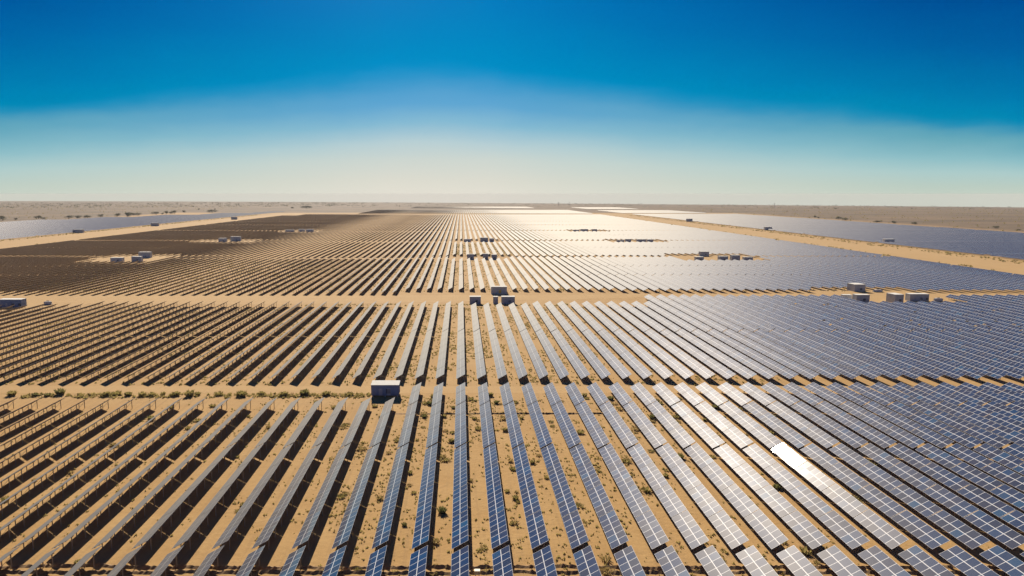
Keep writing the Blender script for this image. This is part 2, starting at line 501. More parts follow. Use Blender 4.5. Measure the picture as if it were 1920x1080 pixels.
SLIT = 0.20
def array_mesh(nsq, holes=()):
    mb = MB()
    holes = set(holes)
    k = 0
    while k < nsq:
        g = min(6 if nsq - k != 7 else 7, nsq - k)
        cols = [(k, k + g)]
        if any((c in range(k, k + g)) for c, _ in holes):
            cols = [(c, c + 1) for c in range(k, k + g)]
        for a, b in cols:
            y0 = a * SQ + (SLIT / 2 if a == k and a > 0 else 0)
            y1 = b * SQ - (SLIT / 2 if b == k + g and b < nsq else 0)
            if b - a == 1 and (a, 0) in holes:
                panel_hexa(mb, TW / 2, TW, y0, y1, a, b)
            elif b - a == 1 and (a, 1) in holes:
                panel_hexa(mb, 0, TW / 2, y0, y1, a, b)
            else:
                panel_hexa(mb, 0, TW, y0, y1, a, b)
        k += g
    return mb.mesh("module_array", [M_PANEL, M_BACK])

def purlin_mesh(nsq):
    mb = MB()
    L = nsq * SQ
    for fr in (0.18, 0.45, 0.60, 0.86):
        s_ = fr * TW
        cx, cz = s_ * CT + ST * 0.095, ZL + s_ * ST - CT * 0.095
        mb.box(cx - 0.035, cx + 0.035, 0.05, L - 0.05, cz - 0.05, cz + 0.04)
    return mb.mesh("purlin_frame", [M_STEEL])

def support_mb(mb, y, x=0.0):
    off = 0.20
    pt = lambda fr: (x + fr * TW * CT + ST * off, y, ZL + fr * TW * ST - CT * off)
    mb.beam(pt(0.08), pt(0.94), 0.09, 0.11)
    for fr in (0.24, 0.80):
        px, _, pz = pt(fr)
        mb.box(px - 0.075, px + 0.075, y - 0.055, y + 0.055, 0.0, pz - 0.03)
    fx, _, fz = pt(0.24); rx, _, rz = pt(0.80)
    mb.beam((fx + 0.05, y + 0.07, 0.35), (rx - 0.05, y + 0.07, rz - 0.45), 0.04, 0.06)
def support_mesh():
    mb = MB(); support_mb(mb, 0.0)
    return mb.mesh("support", [M_STEEL])
ME_SUPPORT = support_mesh()

def stations(nsq):
    L = nsq * SQ
    k = max(2, round(L / 4.3))
    return [L * (i + 0.5) / k for i in range(k)]

def frame_with_posts(nsq):
    mb = MB()
    L = nsq * SQ
    for fr in (0.18, 0.60, 0.86):
        s_ = fr * TW
        cx, cz = s_ * CT + ST * 0.095, ZL + s_ * ST - CT * 0.095
        mb.box(cx - 0.035, cx + 0.035, 0.05, L - 0.05, cz - 0.05, cz + 0.04)
    for y in stations(nsq):
        support_mb(mb, y)
    return mb.mesh("support_frame", [M_STEEL])

# every table of the plant: (x, y0, squares, tier, row, flip)
T = []
for n in range(-22, 31):
    T.append((row_x(n), 108.8 - 24 * SQ, 24, 'a', n))
    T.append((row_x(n), 110.4, 24, 'b', n))
    if n <= -3:
        T.append((row_x(n), 157.6, 19, 'c', n))
    else:
        T.append((row_x(n), 157.6, 17, 'c', n))
        T.append((row_x(n), 191.0, 10, 'd', n))
for n in range(-46, 52):
    x = row_x(n)
    T.append((x, 219.8, 40, 'e', n))
    far = 299.0 - (298.4 - 219.8 - 40 * SQ) * 0.4
    if x > 105 and not (222 < x < 284):
        k = 54
    elif 2 < x < 33:
        k = 38
    elif x < -205:
        k = 36
    else:
        k = 41
    if -262 < x < -232:
        k = 34
    T.append((x, 297.8, k, 'f', n))
NEARMOST = []
def in_view(x, y0, nsq):
    y1 = y0 + nsq * SQ
    pts = [project(x + dx_, yy, zz) for dx_, zz in ((0, ZL), (TW * CT, ZL + TW * ST)) for yy in np.linspace(y0, y1, 7)]
    return any(p and -4 < p[0] < 1924 and -4 < p[1] < 1084 for p in pts)

FAR = []      # tables that go into the mass: (x, y0, length, flip, supports)
def pads(x, y):
    for x0, x1, y0, y1 in ((-345, -280, 612, 690), (-345, -270, 866, 920), (-300, -230, 1112, 1160), (205, 285, 620, 695), (190, 262, 862, 920), (180, 240, 1110, 1165)):
        if x0 - 3 < x < x1 and y0 < y < y1:
            return True
    return False
def run(x, y0, y1, flip=1, sup=False, piece=3 * SQ):
    """row from y0 to y1, broken where a cleared pad lies"""
    pts, y = [], y0
    start = None
    while y < y1 - 0.1:
        e = min(y + piece, y1)
        blocked = pads(x, (y + e) / 2)
        if not blocked and start is None:
            start = y
        if (blocked or e >= y1 - 0.1) and start is not None:
            FAR.append((x, start, (y if blocked else e) - start, flip, sup))
            start = None
        y = e
B2 = []
for n in range(-76, 62):
    x = row_x(n)
    if not (-512 < x < 418):
        continue
    near2 = 428.5 if x > 100 else (419.0 if x < -40 else 432.2)
    if 225 < x < 284: near2 = 440.0
    if n in (3, 4): near2 = 423.5
    B2.append((x, near2, n))
    for y0, y1 in ((near2, 509.0), (510.2, 574), (575.2, 639 if -12 < x < 45 else 658)):
        run(x, y0, y1, 1, x < 10)
    mid = -12 < x < 50
    for y0, y1 in ((683 if mid else 670, 773), (774.2, 864 if mid else 889), (919 if mid else 901, 1015), (1016.5, 1137), (1148, 1244), (1245.5, 1343), (1353, 1447), (1448.5, 1531), (1541, 1640), (1645, 1740), (1748, 1840), (1846, 1940), (1944, 2060)):
        if y0 > 1900 and x < -470: continue
        run(x, y0, y1)
    if x > -330:
        for y0, y1 in ((2165, 2380), (2384, 2550), (2555, 2700)):
            run(x, y0, y1)
    if -230 < x < 330:
        run(x, 3120, 3300); run(x, 3304, 3560)
for k in range(54):
    x = 528 + 6.9 * k
    for y0, y1 in ((590, 680), (688, 773), (774.2, 864), (872, 960), (961, 1050), (1058, 1150), (1158, 1244), (1245.5, 1343), (1353, 1447), (1448.5, 1526), (1540, 1740), (1748, 1940), (1944, 2120)):
        if x + 0.0 > 890 - 0.02 * y0: continue
        run(x, y0, y1)
    if x < 800:
        run(x, 2240, 2480); run(x, 2490, 2660)
    if x < 760 and x > 540:
        run(x, 2950, 3380)
for k in range(52):
    x = -622 - 6.9 * k
    for y0, y1 in ((700, 860), (863, 1000), (1006, 1150), (1156, 1300), (1306, 1450), (1456, 1600), (1606, 1780), (1786, 1990), (1996, 2200), (2206, 2420)):
        near = 700 + (-x - 622) * 0.0
        if x > -600 - 0.0 and y0 > 1600: pass
        if y0 > 1500 and x < -970 + (y0 - 1500) * 0.42: continue
        run(x, y0, y1, -1)

# individual tables: the ones that show largest
cand = []
for t_ in T:
    x, y0, nsq, tier, n = t_
    if in_view(x, y0, nsq):
        cand.append((math.hypot(x, max(y0, 100)), t_))
    else:
        FAR.append((x, y0, nsq * SQ, 1, True))
cand.sort(key=lambda q: q[0])
IND = [c[1] for c in cand[:300]]
for c in cand[300:]:
    x, y0, nsq, tier, n = c[1]
    FAR.append((x, y0, nsq * SQ, 1, True))

ONES = "zeroth first second third fourth fifth sixth seventh eighth ninth tenth eleventh twelfth thirteenth fourteenth fifteenth sixteenth seventeenth eighteenth nineteenth".split()
TENS = {20: ("twenty", "twentieth"), 30: ("thirty", "thirtieth"), 40: ("forty", "fortieth"), 50: ("fifty", "fiftieth")}
def ordinal(k):
    if k < 20:
        return ONES[k]
    a = k // 10 * 10
    return TENS[a][1] if k == a else TENS[a][0] + "-" + ONES[k - a]

def table_label(tier, n):
    if tier in 'abcd':
        w = {'a': "blue solar table running out of the photo's bottom edge", 'b': "long solar table next behind the trench table",
             'c': "solar table in the front block's third tier", 'd': "short solar table ending at the first dirt track"}[tier]
        w = {'a': "bottom-edge solar table", 'b': "long front solar table",
             'c': "rear front-block solar table", 'd': "short trackside solar table"}[tier]
        side_ = f"{ordinal(n)} row right of the cream box" if n >= 1 else f"{ordinal(1 - n)} row left of the cream box"
        return w + ", " + side_
    w = {'e': "solar table past the first track", 'f': "solar table before the second track"}[tier]
    k = n + 3
    return w + (f", {ordinal(k)} row right of blue cabin" if k > 0 else f", {ordinal(1 - k)} row left of blue cabin")
GROUPS = {'a': "solar tables at the bottom edge", 'b': "long solar tables of the front block", 'c': "solar tables of the front block's rear tier", 'd': "short solar tables by the first track",
          'e': "solar tables beyond the first track", 'f': "solar tables before the second track"}
ARR, PUR, FWP = {}, {}, {}
# tilts set to put the sun glint on one table, off its neighbours (degrees about their lower edge; negative is steeper)
TILT_OFF = {('b', 7): -1.0, ('b', 8): -3.0, ('b', 9): 2.0, ('b', 10): 1.0, ('b', 11): -3.7, ('c', 10): 1.0, ('c', 11): 1.0, ('c', 12): 1.5, ('c', 9): 2.5, ('c', 8): -1.5}
hole_rng = random.Random(5)
for x, y0, nsq, tier, n in IND:
    root = link("solar_table", None, None, (x, y0, 0))
    root.rotation_euler = (0, R(TILT_OFF.get((tier, n), max(-0.7, min(0.7, hole_rng.gauss(0, 0.35))))), 0)      # no two tables sit at quite the same tilt
    tag(root, table_label(tier, n), "solar table", GROUPS[tier])
    key = nsq
    if tier == 'f' and x > 150 and hole_rng.random() < 0.5:
        hv = hole_rng.randrange(6)
        key = (nsq, hv)
        if key not in ARR:
            hr = random.Random(hv + nsq)
            ARR[key] = array_mesh(nsq, [(hr.randrange(2, nsq - 6), hr.randrange(2)) for _ in range(1 + hv % 3)])
    if key not in ARR:
        ARR[key] = array_mesh(nsq)
    link("module_array", ARR[key], root)
    if tier in 'abcd':
        if nsq not in PUR: PUR[nsq] = purlin_mesh(nsq)
        link("purlin_frame", PUR[nsq], root)
        for ys in stations(nsq):
            if project(x, y0 + ys, 1.5) and -30 < project(x, y0 + ys, 1.5)[0] < 1950 and project(x, y0 + ys, 1.5)[1] < 1110:
                link("support", ME_SUPPORT, root, (0, ys, 0))
    else:
        if nsq not in FWP: FWP[nsq] = frame_with_posts(nsq)
        link("support_frame", FWP[nsq], root)

def build_mass():
    mb = MB()
    mb2 = MB()
    for x, y0, L, flip, sup in FAR:
        z, z2 = gz(x, y0), gz(x, y0 + L)
        panel_hexa(mb, 0, TW, y0, y0 + L, 0, round(L / SQ), x=x, z=z, z2=z2, flip=flip, th=0.06, tilt=R(43.5) if flip < 0 else None)
        if sup and y0 < 650:
            k = max(1, round(L / 6.0))
            for i in range(k):
                ys = y0 + L * (i + 0.5) / k
                for fr in (0.24, 0.80):
                    px = x + fr * TW * CT; pz = ZL + fr * TW * ST - 0.12
                    mb.box(px - 0.07, px + 0.07, ys - 0.06, ys + 0.06, 0, pz, 2)
    me = mb.mesh("distant_solar_tables", [M_PANEL, M_BACK, M_STEEL])
    o = link("distant_solar_tables", me)
    tag(o, "endless rows of solar tables receding to the horizon", "solar tables", kind='stuff')
build_mass()

# ------------------------------------------------------------------ cabins
def cabin(x, y, w, d_, h, wall, label, name="equipment_cabin", cat="cabin", group="equipment cabins", rz=0.0, doors=1, louvres=1, overhang=0.15, sign=False, slope=0.0, stilts=False):
    root = link(name, None, None, (x, y, 0), rz)
    tag(root, label, cat, group)
    ph = 0.55 if stilts else 0.2
    mb = MB()
    if stilts:
        for px in (-w / 2 + 0.4, 0, w / 2 - 0.4):
            for py in (0.3, d_ - 0.3):
                mb.box(px - 0.2, px + 0.2, py - 0.2, py + 0.2, 0, ph)
    else:
        mb.box(-w / 2 - 0.1, w / 2 + 0.1, -0.1, d_ + 0.1, 0, ph)
    link("plinth", mb.mesh("plinth", [M_PLINTH]), root)
    mb = MB()                                          # walls with shallow vertical ribs
    nr = max(6, int(w / 0.6))
    mb.box(-w / 2, w / 2, 0, d_, ph, h)
    for i in range(nr + 1):
        px = -w / 2 + w * i / nr
        mb.box(px - 0.05, px + 0.05, -0.05, -0.001, ph + 0.05, h - 0.06)
    for i in range(int(d_ / 0.6) + 1):
        py = 0.05 + (d_ - 0.1) * i / int(d_ / 0.6)
        for sx in (-1, 1):
            xa, xb = sorted((sx * (w / 2 + 0.001), sx * (w / 2 + 0.05)))
            mb.box(xa, xb, py - 0.05, py + 0.05, ph + 0.05, h - 0.06)
    link("wall", mb.mesh("wall", [wall]), root)
    mb = MB()
    o = overhang
    mb.hexa([(-w / 2 - o, -o, h + 0.002), (w / 2 + o, -o, h + 0.002), (w / 2 + o, d_ + o, h + 0.002), (-w / 2 - o, d_ + o, h + 0.002),
             (-w / 2 - o, -o, h + 0.16), (w / 2 + o, -o, h + 0.16), (w / 2 + o, d_ + o, h + 0.16 + slope), (-w / 2 - o, d_ + o, h + 0.16 + slope)])
    link("roof", mb.mesh("roof", [M_ROOF]), root)
    xs = [(-0.16 + 0.30 * i) * w for i in range(doors)]
    for px in xs:
        mb = MB(); mb.box(px - 0.55, px + 0.55, -0.10, -0.055, ph + 0.02, ph + min(2.2, h * 0.62))
        dr = link("door", mb.mesh("door", [M_DOOR]), root)
        mb = MB(); mb.box(px + 0.36, px + 0.44, -0.16, -0.102, ph + 1.0, ph + 1.15)
        link("handle", mb.mesh("handle", [M_DARK]), dr)
    for i in range(louvres):
        px = 0.12 * w + 0.34 * w * i
        px = min(px, w / 2 - 0.9)
        mb = MB()
        for q in range(7):
            zz = ph + 0.7 + q * 0.2
            mb.hexa([(px - 0.7, -0.11, zz), (px + 0.7, -0.11, zz), (px + 0.7, -0.055, zz + 0.05), (px - 0.7, -0.055, zz + 0.05),
                     (px - 0.7, -0.11, zz + 0.09), (px + 0.7, -0.11, zz + 0.09), (px + 0.7, -0.055, zz + 0.15), (px - 0.7, -0.055, zz + 0.15)])
        link("louvre", mb.mesh("louvre", [M_DARK]), root)
    if sign:
        mb = MB(); mb.box(-0.1, 1.35, -0.13, -0.06, ph + 0.5, ph + 2.7)
        link("warning_panel", mb.mesh("warning_panel", [M_YELLOW]), root)
    return root

cabin(-23.4, 203.4, 8.4, 4.2, 3.75, M_WALL_BLUE, "blue cabin with flat white roof on stilts beside the first dirt track", slope=0.25, stilts=True, doors=2, louvres=1, group=None)
G1 = "cabins in the middle of the second track"
cabin(23.6, 420.6, 9.6, 4.0, 4.7, M_WALL_GREY, "long grey cabin with a yellow front panel across the second track", sign=True, doors=2, louvres=0, group=G1)
cabin(8.0, 382.8, 6.2, 4.0, 4.1, M_WALL_GREY, "grey white-roofed cabin at the row ends, left of the long cabin with a yellow panel", group=G1)
cabin(19.6, 382.8, 2.6, 3.0, 4.1, M_WALL_GREY, "narrow grey cabinet standing between two cabins at the second track", doors=1, louvres=0, group=G1, name="equipment_cabinet", cat="cabinet")
cabin(26.7, 382.8, 7.4, 4.0, 4.1, M_WALL_GREY, "grey white-roofed cabin just right of the narrow cabinet at the second track", doors=2, group=G1)
cabin(-248.6, 371.4, 12.6, 4.5, 4.3, M_WALL_BLUE, "long blue cabin with pale roof at the left end of the second track", doors=1, louvres=2, group=None)
G2 = "cabins on the right-hand sandy clearing"
cabin(255.0, 432.5, 7.2, 7.5, 4.6, M_WALL_GREY, "grey cabin at the back of the right clearing, against the far rows", rz=R(4), group=G2)
cabin(227.6, 397.5, 5.0, 3.0, 3.0, M_WALL_PALE, "low white-roofed cabin half hidden behind panels at the clearing's left", doors=1, louvres=0, group=G2)
cabin(231.5, 388.9, 7.6, 4.0, 4.3, M_WALL_GREY, "grey cabin with white roof at the front left of the right clearing", group=G2)
cabin(250.6, 386.0, 5.2, 7.0, 4.9, M_WALL_GREY, "tall squarish grey cabin in the middle of the right clearing", rz=R(6), group=G2)
cabin(266.6, 392.7, 11.0, 4.2, 4.2, M_WALL_GREY, "long grey cabin at the right of the sandy clearing", doors=2, louvres=2, group=G2)
G3 = "cabins on the left sandy clearing"
cabin(-316.5, 624.2, 11.0, 4.0, 4.0, M_WALL_PALE, "pale cabin at the left of the sandy clearing among the left rows", group=G3)
cabin(-300.6, 629.0, 8.6, 4.5, 4.6, M_WALL_GREY, "grey cabin at the front right of the left sandy clearing", group=G3)
cabin(-310.5, 667.0, 11.4, 4.5, 5.6, M_WALL_GREY, "tallest grey cabin at the back of the left sandy clearing", doors=2, group=G3)
G4 = "cabins on the farther left clearing"
cabin(-313.5, 896.0, 10.0, 4.5, 4.6, M_WALL_PALE, "small pale cabin at the left of the farther left clearing", group=G4)
cabin(-299.5, 906.0, 13.0, 4.5, 6.0, M_WALL_GREY, "wider pale cabin at the right of the farther left clearing", group=G4)
G5 = "cabins behind the third row block"
cabin(9.0, 650.2, 6.4, 4.0, 5.0, M_WALL_GREY, "grey cabin at the left of three in the central rows' second gap", group=G5)
cabin(23.4, 650.2, 5.0, 4.0, 5.4, M_WALL_GREY, "tall narrow grey cabin in the middle of three in the central rows' second gap", group=G5)
cabin(31.6, 650.2, 5.0, 4.0, 4.6, M_WALL_GREY, "small grey cabin at the right of three in the central rows' second gap", group=G5)
G6 = "tiny cabins in the third gap of the central rows"
cabin(8.0, 893.0, 9.0, 4.0, 3.6, M_WALL_PALE, "tiny pale cabin in the third gap of the central rows", group=G6)
cabin(30.0, 893.0, 10.0, 4.0, 5.5, M_WALL_GREY, "tiny dark grey cabin in the third gap of the central rows", group=G6)
cabin(40.0, 893.0, 6.0, 4.0, 4.5, M_WALL_PALE, "tiny pale cabin right of the dark one in the third gap", group=G6)
G7 = "cabins on the farther right clearing"
cabin(222.5, 634.3, 7.6, 4.0, 3.8, M_WALL_GREY, "low grey cabin at the left of the farther right clearing", group=G7)
cabin(244.6, 684.5, 9.0, 4.0, 4.6, M_WALL_GREY, "grey cabin at the back of the farther right clearing", group=G7)
cabin(244.8, 634.4, 8.4, 4.0, 4.4, M_WALL_GREY, "grey cabin in the middle of the farther right clearing", group=G7)
cabin(256.2, 634.4, 7.6, 5.0, 5.4, M_WALL_GREY, "tallest grey cabin on the farther right clearing", group=G7)
cabin(268.0, 634.4, 8.4, 4.0, 3.6, M_WALL_GREY, "low grey cabin at the right of the farther right clearing", group=G7)
FARC = "distant cabins between the row blocks"
for cx_, cy_, ws, nm in ((200, 876, (9, 7, 11, 8), "third right-hand clearing"), (186, 1132, (9, 12, 8), "fourth right-hand clearing"), (-290, 1128, (14, 10, 12), "third left-hand clearing")):
    px = cx_
    for i, w_ in enumerate(ws):
        cabin(px + w_ / 2, cy_ + (i % 2) * 12, w_, 4.5, 3.4 + (i % 3) * 0.5, M_WALL_GREY if cx_ > 0 else M_WALL_PALE,
              f"distant {'grey' if cx_ > 0 else 'pale'} cabin in the {nm}, {ordinal(i + 1)} from the left", doors=1, louvres=0, group=FARC)
        px += w_ + 5
G8 = "cabins along the sandy corridors"
for (x, y, w_, h, lab) in ((541, 862, 12, 5.6, "pale cabin on the right corridor's edge beside the right solar field"), (532, 1185, 12, 5.5, "dark cabin farther along the right corridor's edge"),
                           (520, 1560, 13, 6.5, "tiny dark cabin farthest along the right corridor's edge"), (-618, 1102, 16, 5.5, "grey cabin on the left corridor's edge, nearest of three"),
                           (-600, 1340, 14, 6.0, "grey cabin on the left corridor's edge, middle of three"), (-560, 1690, 14, 6.5, "tiny cabin on the left corridor's edge, farthest of three")):
    cabin(x, y, w_, 5, h, M_WALL_PALE if 'pale' in lab else M_WALL_GREY, lab, doors=1, louvres=1, group=G8)

def skid(x, y, w, h, label):
    """low transformer-like skid: tank with cooling fins on a base frame"""
    root = link("transformer_skid", None, None, (x, y, 0))
    tag(root, label, "transformer")
    mb = MB(); mb.box(-w / 2, w / 2, 0, 2.2, 0, 0.3); link("base_frame", mb.mesh("base_frame", [M_STEEL]), root)
    mb = MB(); mb.box(-w * 0.32, w * 0.32, 0.4, 1.8, 0.302, h); link("tank", mb.mesh("tank", [M_WALL_PALE]), root)
    for sx in (-1, 1):
        mb = MB()
        for i in range(6):
            py = 0.45 + i * 0.24
            xa, xb = sorted((sx * (w * 0.32 + 0.01), sx * w * 0.47))
            mb.box(xa, xb, py, py + 0.06, 0.5, h * 0.85)
        link("cooling_fins", mb.mesh("cooling_fins", [M_WALL_GREY]), root)
    mb = MB()
    for px in (-0.5, 0, 0.5):
        mb.box(px - 0.09, px + 0.09, 1.0, 1.2, h + 0.003, h + 0.5)
    link("bushing", mb.mesh("bushing", [M_DARK]), root)
skid(-241.6 + 8, 380.0, 4.2, 1.9, "small pale transformer beside the long blue cabin at the left")
skid(277.6, 391.5, 5.0, 2.0, "low grey transformer right of the long cabin on the right clearing")
skid(266.0, 430.5, 6.0, 1.5, "low dark skid at the back of the right clearing")

# junction box on the sand in front
root = tag(link("junction_box", None, None, (2.62, 103.9, 0)), "small cream box on the sand between two rows at the bottom edge", "junction box")
mb = MB(); mb.box(-0.40, 0.40, 0, 0.5, 0.35, 1.0); link("housing", mb.mesh("housing", [M_CREAM]), root)
mb = MB(); mb.hexa([(-0.46, -0.06, 1.002), (0.46, -0.06, 1.002), (0.46, 0.56, 1.002), (-0.46, 0.56, 1.002), (-0.46, -0.06, 1.05), (0.46, -0.06, 1.05), (0.46, 0.56, 1.10), (-0.46, 0.56, 1.10)])
link("lid", mb.mesh("lid", [M_CREAM]), root)
for px in (-0.3, 0.3):
    mb = MB(); mb.box(px - 0.05, px + 0.05, 0.2, 0.3, 0, 0.349); link("leg", mb.mesh("leg", [M_STEEL]), root)
mb = MB(); mb.box(0.28, 0.33, -0.05, -0.002, 0.6, 0.75); link("latch", mb.mesh("latch", [M_DARK]), root)

# ------------------------------------------------------------------ plants
def tuft_mesh(seed, h, rad, blades, lean, m):
    r = random.Random(seed)
    v, f = [], []
    for _ in range(blades):
        a = r.uniform(0, 2 * math.pi)
        rr = rad * 0.55 * math.sqrt(r.random())
        bx, by = rr * math.cos(a), rr * math.sin(a)
        a2 = a + r.uniform(-0.7, 0.7)
        hh = h * r.uniform(0.45, 1.0) * (1 - 0.35 * rr / rad)
        ln = lean * r.uniform(0.2, 1.0) * (0.35 + rr / rad)
        tx, ty = bx + ln * math.cos(a2), by + ln * math.sin(a2)
        w = r.uniform(0.035, 0.085) * (0.6 + h)
        px, py = -math.sin(a2 + r.uniform(-1, 1)) * w, math.cos(a2 + r.uniform(-1, 1)) * w
        mx, my, mz = bx * 0.45 + tx * 0.55, by * 0.45 + ty * 0.55, hh * 0.68
        i = len(v)
        v += [(bx - px * .5, by - py * .5, -0.02), (bx + px * .5, by + py * .5, -0.02), (mx + px, my + py, mz), (mx - px, my - py, mz), (tx, ty, hh)]
        f += [(i, i + 1, i + 2, i + 3), (i + 3, i + 2, i + 4)]
    me = bpy.data.meshes.new("tuft")
    me.from_pydata(v, [], f)
    me.materials.append(m)
    return me
TUFTS = [("olive", tuft_mesh(1, 0.75, 1.0, 85, 0.8, M_LEAF_A)), ("straw-yellow", tuft_mesh(2, 0.6, 0.9, 70, 0.8, M_LEAF_C)), ("dark green", tuft_mesh(3, 1.0, 0.9, 120, 0.7, M_LEAF_B)),
         ("olive", tuft_mesh(4, 0.5, 1.4, 100, 1.0, M_LEAF_A)), ("straw-yellow", tuft_mesh(5, 0.7, 1.3, 80, 1.0, M_LEAF_C)), ("olive", tuft_mesh(6, 1.0, 0.9, 110, 0.7, M_LEAF_A))]
def fbm(x, y):
    return (math.sin(x * 0.11 + 1.3) * math.cos(y * 0.07 - 0.6) + 0.6 * math.sin(x * 0.31 - y * 0.23 + 2.0) + 0.4 * math.sin(x * 0.05 + y * 0.17)) / 2.0
spots = {}
pr = random.Random(21)
tries = 0
def add_spot(n, x, y):
    spots.setdefault(n, []).append((y, x))
while sum(len(q) for q in spots.values()) < 175 and tries < 30000:
    tries += 1
    n = pr.randint(-14, 16)
    y = pr.uniform(104, 205)
    x = row_x(n) + pr.uniform(3.7, 6.7)
    wgt = 0.30 + 0.7 * max(0.0, fbm(x, y))
    wgt *= {True: 1.0, False: 0.55}[-4 <= n <= 9]
    if y < 128: wgt *= 0.45
    if y > 180: wgt *= 1.3
    if n < -4: wgt *= 0.5
    if pr.random() > wgt: continue
    p_ = project(x, y, 0.3)
    if not p_ or not (5 < p_[0] < 1915 and p_[1] < 1075): continue
    if any(abs(y - q[0]) < 1.1 and abs(x - q[1]) < 1.1 for q in spots.get(n, [])): continue
    if -29 < x < -18 and 196 < y: continue
    add_spot(n, x, y)
for n, lst in spots.items():
    lst.sort()
    for k, (y, x) in enumerate(lst):
        col, me = TUFTS[pr.choice((0, 0, 0, 1, 1, 2, 3, 3, 4, 5))]
        o = link("desert_tuft", me, None, (x, y, 0), pr.uniform(0, 6.28))
        sc = pr.uniform(0.6, 1.35)
        o.scale = (sc, sc, sc * pr.uniform(0.8, 1.25))
        where = f"{ordinal(n + 1)} sand gap right of cream box" if n >= 1 else ("sand gap of the cream box" if n == 0 else f"{ordinal(-n)} sand gap left of cream box")
        tag(o, f"{col} tuft in {where}, {ordinal(k + 1)} from front", "desert tuft", "desert tufts between the front rows")
# bushes along the first track
BX = [22, 66, 90, 113, 200, 219, 240, 266, 284, 306, 330, 356, 371, 410, 452, 490, 533, 571, 612, 655]
for k, px in enumerate(BX):
    y = 205.6 + pr.uniform(-0.9, 0.9)
    x = (px - CX) / FOC * (y * math.cos(PITCH) + CAM_H * math.sin(PITCH))
    o = link("track_bush", TUFTS[pr.choice((2, 2, 5, 5, 0))][1], None, (x, y, 0), pr.uniform(0, 6))
    sc = pr.uniform(1.2, 2.1) if k not in (2, 12, 9) else pr.uniform(0.9, 1.2)
    o.scale = (sc * 1.1, sc * 1.1, sc * pr.uniform(0.9, 1.15))
    tag(o, f"dark green bush on the near edge of the first track, {ordinal(k + 1)} from the left", "bush", "bushes along the first track")
for k, (x, y, sc) in enumerate(((-8.6, 203, 1.3), (-9.3, 196, 1.2), (9.0, 204.5, 1.4), (10.5, 197, 1.1), (21.5, 203.5, 1.5), (29, 201, 1.3), (38, 204, 1.3), (45.5, 201, 1.2))):
    o = link("track_bush", TUFTS[2 if k % 2 else 5][1], None, (x, y, 0), k)
    o.scale = (sc, sc, sc)
    tag(o, f"bush among the short tables by the first track, {ordinal(k + 1)} from the left", "bush", "bushes by the short tables")

# scrub too numerous to count
def build_scrub():
    r = np.random.default_rng(3)
    pts = []
    def scatter(x0, x1, y0, y1, nn, size, rows=True, thr=0.0):
        x = r.uniform(x0, x1, nn); y = r.uniform(y0, y1, nn)
        nz = np.array([fbm(a, b) for a, b in zip(x, y)])
        keep = r.random(nn) < np.clip(0.35 + nz * 0.6 - thr, 0.05, 1)
        if rows:
            fr = (x - ROW0) % PITCHX
            keep &= (fr > 3.6) & (fr < 6.6)
        for a, b in zip(x[keep], y[keep]):
            pts.append((a, b, size * r.uniform(0.5, 1.4)))
    scatter(-30, 70, 104, 205, 12000, 0.30)
    scatter(-135, -28, 202.5, 207, 1500, 0.5, False)
    scatter(-90, -30, 115, 200, 2500, 0.28)
    scatter(70, 115, 108, 205, 1200, 0.25)
    scatter(-120, -30, 150, 205, 1500, 0.22)
    scatter(-200, -40, 219, 372, 12000, 0.36)
    scatter(-40, 120, 219, 372, 20000, 0.40)
    scatter(-330, 260, 432, 639, 26000, 0.5)
    scatter(-10, 60, 683, 864, 4000, 0.6)
    scatter(-100, 60, 376, 382, 500, 0.6, False)
    scatter(-190, 100, 216, 220, 500, 0.45, False)
    for y0, y1, nn in ((440, 900, 700), (900, 1500, 700), (1500, 2100, 400)):
        scatter(498, 524, y0, y1, nn, 1.1, False); scatter(424, 440, y0, y1, nn // 2, 1.0, False)
        scatter(-622, -606, y0, y1, nn, 1.1, False); scatter(-528, -512, y0, y1, nn // 5, 0.9, False)
    scatter(900, 2600, 900, 3600, 4500, 1.8, False)
    scatter(-2800, -990, 1200, 4200, 4500, 1.8, False)
    v, f = [], []
    for x, y, s_ in pts:
        z = gz(x, y)
        for _ in range(5):
            a = r.uniform(0, 6.283); ox, oy = r.normal(0, s_ * 0.45, 2)
            h = s_ * r.uniform(0.5, 1.3); w = s_ * r.uniform(0.35, 0.75)
            ca, sa = math.cos(a) * w, math.sin(a) * w
            i = len(v)
            v += [(x + ox - ca, y + oy - sa, z), (x + ox + ca, y + oy + sa, z), (x + ox + ca * 0.3 + r.normal(0, .3) * s_, y + oy + sa * 0.3 + r.normal(0, .3) * s_, z + h)]
            f.append((i, i + 1, i + 2))
    me = bpy.data.meshes.new("scrub")
    me.from_pydata(v, [], f)
    me.materials.append(M_SCRUB)
    tag(link("scrub_vegetation", me), "low dry scrub speckling the sand between and beyond the rows", "scrub", kind='stuff')
build_scrub()

# trees beyond the fields
def crown_mesh(seed, w, h):
    r = random.Random(seed)
    v, f = [], []
    lobes = [(r.uniform(-0.32, 0.32) * w, r.uniform(-0.3, 0.3) * w, h * r.uniform(0.26, 0.68), w * r.uniform(0.22, 0.36)) for _ in range(8)]
    for _ in range(900):
        lx, ly, lz, lr = r.choice(lobes)
        while True:
            a, b, c = r.uniform(-1, 1), r.uniform(-1, 1), r.uniform(-1, 1)
            if 0.25 < a * a + b * b + c * c < 1: break
        x, y, z = lx + a * lr, ly + b * lr, lz + c * lr * 0.75
        s_ = w * r.uniform(0.03, 0.075)
        i = len(v)
        for _k in range(3):
            v.append((x + r.uniform(-s_, s_), y + r.uniform(-s_, s_), max(0.2, z + r.uniform(-s_, s_))))
        f.append((i, i + 1, i + 2))
    me = bpy.data.meshes.new("crown"); me.from_pydata(v, [], f); me.materials.append(M_TREE)
    return me
